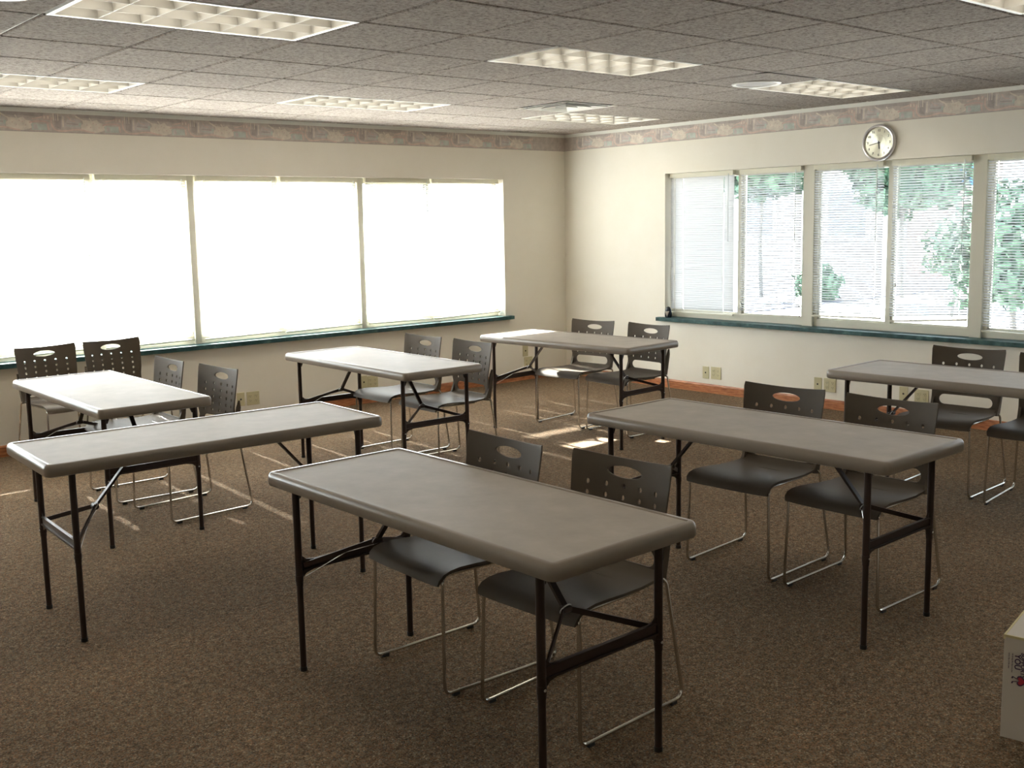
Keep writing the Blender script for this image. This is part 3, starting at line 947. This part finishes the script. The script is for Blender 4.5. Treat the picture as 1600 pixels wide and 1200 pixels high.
# text plane facing -X : text x -> -Y (image right), text y -> Z
FX = Matrix(((0, 0, -1, 0), (-1, 0, 0, 0), (0, 1, 0, 0), (0, 0, 0, 1)))
b = bmesh.new()
for h_ in range(1, 13):
    a = h_*PI/6
    add_text(b, str(h_), .026, Matrix.Translation((-.0195, -.096*math.sin(a), .096*math.cos(a))) @ FX)
for k in range(60):
    a = k*PI/30; r1, r2 = .112, .117
    p = Vector((-.0188, -r1*math.sin(a), r1*math.cos(a))); q = Vector((-.0188, -r2*math.sin(a), r2*math.cos(a)))
    bar(b, p, q, .0012, .0006, up=(1, 0, 0))
obj('numerals', b, m_slot, t)
def hand(name, ang, ln, wd):
    b = bmesh.new(); d = Vector((0, -math.sin(ang), math.cos(ang))); bar(b, Vector((-.023, 0, 0))-d*.015, Vector((-.023, 0, 0))+d*ln, wd, .0012, up=(1, 0, 0))
    obj(name, b, m_black, t)
hand('hour_hand', 2*PI*(5+43/60)/12, .050, .008); hand('minute_hand', 2*PI*43/60, .082, .005)
b = bmesh.new(); lathe(b, [(0, .026), (.007, .026), (.007, .0185)], 16, mat4=MX); obj('hand_cap', b, m_black, t)

# ------------------------------------------------------------------ wall plates
def plate(label, wall, u, z, gang, cat='wall outlet'):
    wd = .072 if gang == 1 else .116
    hgt = .116
    loc = (u, 0, z) if wall == 'L' else (0, u, z)
    t = thing('phone_jack_plate' if gang == 1 else 'outlet_plate', label, cat, loc, 0 if wall == 'L' else -PI/2, 'wall plates above the baseboards')
    # local: facing -Y after rotation for L; for R rotate so -Y -> -X
    b = bmesh.new(); bx(b, -wd/2, wd/2, -.006, -.0005, -hgt/2, hgt/2, bev=.0025); obj('cover', b, m_plate, t)
    if gang == 1:
        b = bmesh.new(); bx(b, -.007, .007, -.0075, -.005, -.007, .007); obj('jack', b, m_slot, t)
        for sz in (-1, 1):
            b = bmesh.new(); lathe(b, [(0, .0015), (.003, .001), (.0035, 0)], 10, mat4=Matrix.Translation((0, -.006, sz*.040)) @ Matrix.Rotation(PI/2, 4, 'X')); obj('screw', b, m_plate, t)
    else:
        for sx in (-1, 1):
            for sz in (-1, 1):
                b = bmesh.new(); bx(b, sx*.027-.016, sx*.027+.016, -.0085, -.005, sz*.020-.014, sz*.020+.014, bev=.003)
                r = obj('receptacle', b, m_plate, t)
                b = bmesh.new()
                for dx in (-.006, .006): bx(b, sx*.027+dx-.001, sx*.027+dx+.001, -.0092, -.0080, sz*.020-.001, sz*.020+.008)
                bx(b, sx*.027-.002, sx*.027+.002, -.0092, -.0080, sz*.020-.009, sz*.020-.005)
                obj('slots', b, m_slot, r)
    return t
plate('small almond jack plate on the left wall right of the far left table', 'L', -3.853, .192, 1)
plate('square almond outlet plate on the left wall right of the far left table', 'L', -3.737, .189, 2)
plate('small almond jack plate low on the left wall under the white glare table', 'L', -2.610, .200, 1)
plate('square almond outlet plate low on the left wall under the white glare table', 'L', -2.512, .192, 2)
plate('small almond plate above the other one near the room corner', 'L', -.600, .305, 1)
plate('square almond outlet plate below the small one near the room corner', 'L', -.560, .180, 2)
plate('small almond jack plate on the right wall below the first blind', 'R', -1.900, .190, 1)
plate('square almond outlet plate on the right wall below the first blind', 'R', -2.021, .195, 2)
plate('small almond jack plate beside the left end of the far right table', 'R', -3.115, .204, 1)
plate('square almond outlet plate beside the left end of the far right table', 'R', -3.234, .205, 2)
plate('small almond jack plate seen under the far right table', 'R', -3.906, .206, 1)
plate('square almond outlet plate seen under the far right table by its brace', 'R', -4.058, .197, 2)

# ------------------------------------------------------------------ gadget on the right sill
t = thing('desk_gadget', 'small black gadget with a silver triangle standing on the right window sill', 'gadget', (-.015, -1.447, .690), R_(20))
b = bmesh.new()
lathe(b, [(0, 0), (.026, 0), (.034, .012), (.036, .04), (.030, .075), (.018, .100), (0, .108)], 24)
for v in b.verts: v.co.x *= .75
obj('body', b, m_gadget, t, smooth=True)
b = bmesh.new()
vs = prism(b, [(-.026, .062), (.020, .064), (-.002, .006)], -.004, .004)
for v in vs: v.co = Vector((-.028+v.co.z*.6-.0, -v.co.x, v.co.y))
obj('silver_face', b, m_gadgets, t)

# ------------------------------------------------------------------ white box at the right edge
t = thing('cardboard_box', 'white printed cardboard box on the carpet at the right edge of the photo', 'box', (-4.715, -6.850, 0), R_(11))
bw, bd, bh = .30, .42, .335
b = bmesh.new(); bx(b, 0, bw, -bd, 0, 0, bh, bev=.002)
obj('carton', b, m_boxw, t)
b = bmesh.new(); bx(b, -.002, bw+.002, -.004, .002, bh-.012, bh+.001); bx(b, -.002, .003, -bd, 0, bh-.006, bh+.0015); obj('lid_edge', b, m_boxy, t)
b = bmesh.new()
# face at x=0 looks to -X ; text reads top to bottom: text x -> -Z, text y -> +? (lines run towards image left)
TXM = Matrix(((0, 0, -1, 0), (0, -1, 0, 0), (-1, 0, 0, 0), (0, 0, 0, 1)))
def tx(body, size, y, z, bold=0): add_text(b, body, size, Matrix.Translation((-.0012, y, z)) @ TXM, .0004, bold)
tx('SUPPORTS', .0175, -.0565, .248, .0004); tx('YOU', .0235, -.0405, .256, .0005)
tx('we bring the best to you', .0062, -.0265, .250); tx('every day of the year', .0060, -.0165, .255)
obj('lettering', b, m_ink, t)
def flat(b, pts, x, mi=0): b.faces.new([b.verts.new((x, y, z)) for y, z in pts]).material_index = mi
b = bmesh.new()
hp = lambda s, cy, cz: [(cy+s*.016*(16*math.sin(a)**3)/16, cz+s*.016*(13*math.cos(a)-5*math.cos(2*a)-2*math.cos(3*a)-math.cos(4*a))/16) for a in [2*PI*k/28 for k in range(28)]]
def rotp(pts, cy, cz): return [(cy+(z-cz), cz-(y-cy)) for y, z in pts]
flat(b, rotp(hp(1.05, -.054, .196), -.054, .196), -.0012, 1); flat(b, rotp(hp(.78, -.054, .196), -.054, .196), -.0016, 0)
for z0, z1 in ((.201, .206), (.193, .190)):
    bar(b, (-.0014, -.042, z0), (-.0014, -.030, z1), .0022, .0006, up=(1, 0, 0), mi=1); bar(b, (-.0014, -.030, z1+.001), (-.0014, -.027, z1-.006), .004, .0006, up=(1, 0, 0), mi=1)
obj('printed_emblem', b, None, t, mats=[m_inkred, m_ink], recalc=False)

# ------------------------------------------------------------------ outside the right window
m_conc = mat('bright_concrete', (.40, .39, .37), .8)
noise_col(m_conc, 3, [(.3, (.36, .35, .34)), (.7, (.44, .43, .41))])
m_brick = mat('pale_red_brick', (.42, .24, .20), .9)
def brickify():
    nt = m_brick.node_tree; t_ = nt.nodes.new('ShaderNodeTexCoord'); mp = nt.nodes.new('ShaderNodeMapping'); mp.inputs['Rotation'].default_value = (PI/2, 0, PI/2)
    br = nt.nodes.new('ShaderNodeTexBrick'); br.inputs['Color1'].default_value = (.40, .22, .18, 1); br.inputs['Color2'].default_value = (.48, .30, .24, 1); br.inputs['Mortar'].default_value = (.5, .46, .42, 1)
    br.inputs['Scale'].default_value = 4
    nt.links.new(t_.outputs['Object'], mp.inputs[0]); nt.links.new(mp.outputs[0], br.inputs[0]); nt.links.new(br.outputs[0], bsdf(m_brick).inputs['Base Color'])
brickify()
m_leaf = mat('tree_leaf_green', (.045, .11, .06), .6)
noise_col(m_leaf, 3, [(.3, (.02, .055, .035)), (.7, (.07, .15, .075))])
m_bark = mat('bark', (.12, .11, .10), .9)
m_asph = mat('dark_asphalt', (.05, .05, .07), .8)
m_siding = mat('blue_siding', (.05, .16, .38), .6)
m_dark = mat('dark_glass', (.14, .16, .19), .2)

b = bmesh.new(); bx(b, .3, 90, -60, 60, -.45, -.35); bx(b, -60, .3, .3, 60, -.45, -.35); bx(b, -60, .3, -60, -11.5, -.45, -.35)
o = struct('ground', b, m_conc); o['label'] = 'bright concrete pavement outside the windows'
b = bmesh.new(); bx(b, 7.5, 21, 5.4, 18.0, -.35, -.33); o = struct('trim_9', b, m_asph); o['label'] = 'dark asphalt patch outside the right window'

def tree(name, label, x, y, z0, trunk_h, R, sq, n, group, leafs=.16):
    t = thing(name, label, 'tree', (x, y, z0), random.random()*6, group)
    rnd = random.Random(int(x*100+y*7))
    b = bmesh.new()
    tube(b, [(0, 0, 0), (.05, .03, trunk_h*.5), (0, .05, trunk_h), (.03, 0, trunk_h+R*sq)], .03+R*.018, 8)
    for k in range(5):
        a = rnd.random()*6.28
        tube(b, [(0, .04, trunk_h*.9), (math.cos(a)*R*.3, math.sin(a)*R*.3, trunk_h+R*sq*.4), (math.cos(a)*R*.6, math.sin(a)*R*.6, trunk_h+R*sq*.9)], .02+R*.012, 6)
    obj('trunk', b, m_bark, t, smooth=True)
    b = bmesh.new()
    for k in range(n):
        d = Vector((rnd.gauss(0, 1), rnd.gauss(0, 1), rnd.gauss(0, 1))).normalized()
        lump = 1+.22*math.sin(d.x*5+x)*math.sin(d.y*4+y)+.12*math.sin(d.z*7)
        p = d*R*lump*(rnd.random()**.33)
        p.z = p.z*sq+trunk_h+R*sq*.8
        nrm = (d+Vector((rnd.gauss(0, .6), rnd.gauss(0, .6), rnd.gauss(0, .6)))).normalized()
        s = nrm.orthogonal().normalized(); s.rotate(Matrix.Rotation(rnd.random()*6.28, 3, nrm)); u_ = nrm.cross(s)
        q = leafs*(.6+.8*rnd.random())
        b.faces.new([b.verts.new(p+s*q), b.verts.new(p+u_*q*.45), b.verts.new(p-s*q), b.verts.new(p-u_*q*.45)])
    obj('foliage', b, m_leaf, t, recalc=False)
    return t
tree('leafy_tree', 'leafy tree high behind the second pane of the right wall window', 14, 7.6, -.35, 2.6, 1.35, .7, 3600, 'trees outside the right window')
tree('leafy_tree', 'leafy tree behind the top left of the blind right of the clock', 16, 5.0, -.35, 2.2, 1.35, .75, 3600, 'trees outside the right window')
tree('leafy_tree', 'slender pale tree behind the right side of the sloping blind', 12, 1.75, -.35, .9, .55, 1.1, 800, 'trees outside the right window', .09)
tree('leafy_tree', 'large leafy tree behind the blind at the right edge of the photo', 8.2, -1.15, -.35, .75, .95, 1.0, 3600, 'trees outside the right window', .10)
t = tree('round_shrub', 'green shrub behind the lower left of the blind below the clock', 14, 6.0, -.35, .05, .55, .8, 1500, None, .08); t['category'] = 'shrub'
for k, (x, y, s) in enumerate(((12.3, 6.25, .13), (12.8, 6.15, .15), (12.4, 5.35, .17))):
    b = bmesh.new(); bmesh.ops.create_icosphere(b, subdivisions=2, radius=s)
    rnd = random.Random(k)
    for v in b.verts: v.co *= 1+.25*(rnd.random()-.5); v.co.z *= .7
    o = obj('white_boulder', b, m_white, None, smooth=True); o.location = (x, y, -.33+s*.6)
    o['label'] = ('whitish stone low behind the second blind, leftmost of the three', 'whitish stone low behind the second blind, middle of the three', 'whitish stone low behind the second blind, rightmost of the three')[k]
    o['category'] = 'stone'; o['group'] = 'pale stones on the asphalt'

# building across the way
t = thing('brick_building', 'pale red brick building outside the right wall window', 'building', (22, 17, -.35))
b = bmesh.new(); bx(b, 0, 6, -8.8, 14, 0, 6.2); obj('wall', b, m_brick, t)
b = bmesh.new(); bx(b, -.5, 6.5, -9.2, 14.4, 6.2, 6.5); obj('roof', b, m_white, t)
for k in range(6):
    b = bmesh.new(); bx(b, -.05, .06, -7.6+k*3.4, -6.0+k*3.4, 1.2, 2.9); wv = obj('window', b, m_white, t)
    b = bmesh.new(); bx(b, -.07, -.04, -7.45+k*3.4, -6.15+k*3.4, 1.35, 2.75); obj('pane', b, m_dark, wv)
t = thing('pole_sign', 'blue sign on a pole high behind the right end of the sloping blind', 'sign', (22, 6.3, -.35))
b = bmesh.new(); tube(b, [(0, 0, 0), (0, 0, 2.8)], .05, 10); obj('pole', b, m_white, t)
b = bmesh.new(); bx(b, -.08, .08, -.33, .33, 2.75, 4.6, bev=.02); obj('panel', b, m_siding, t)
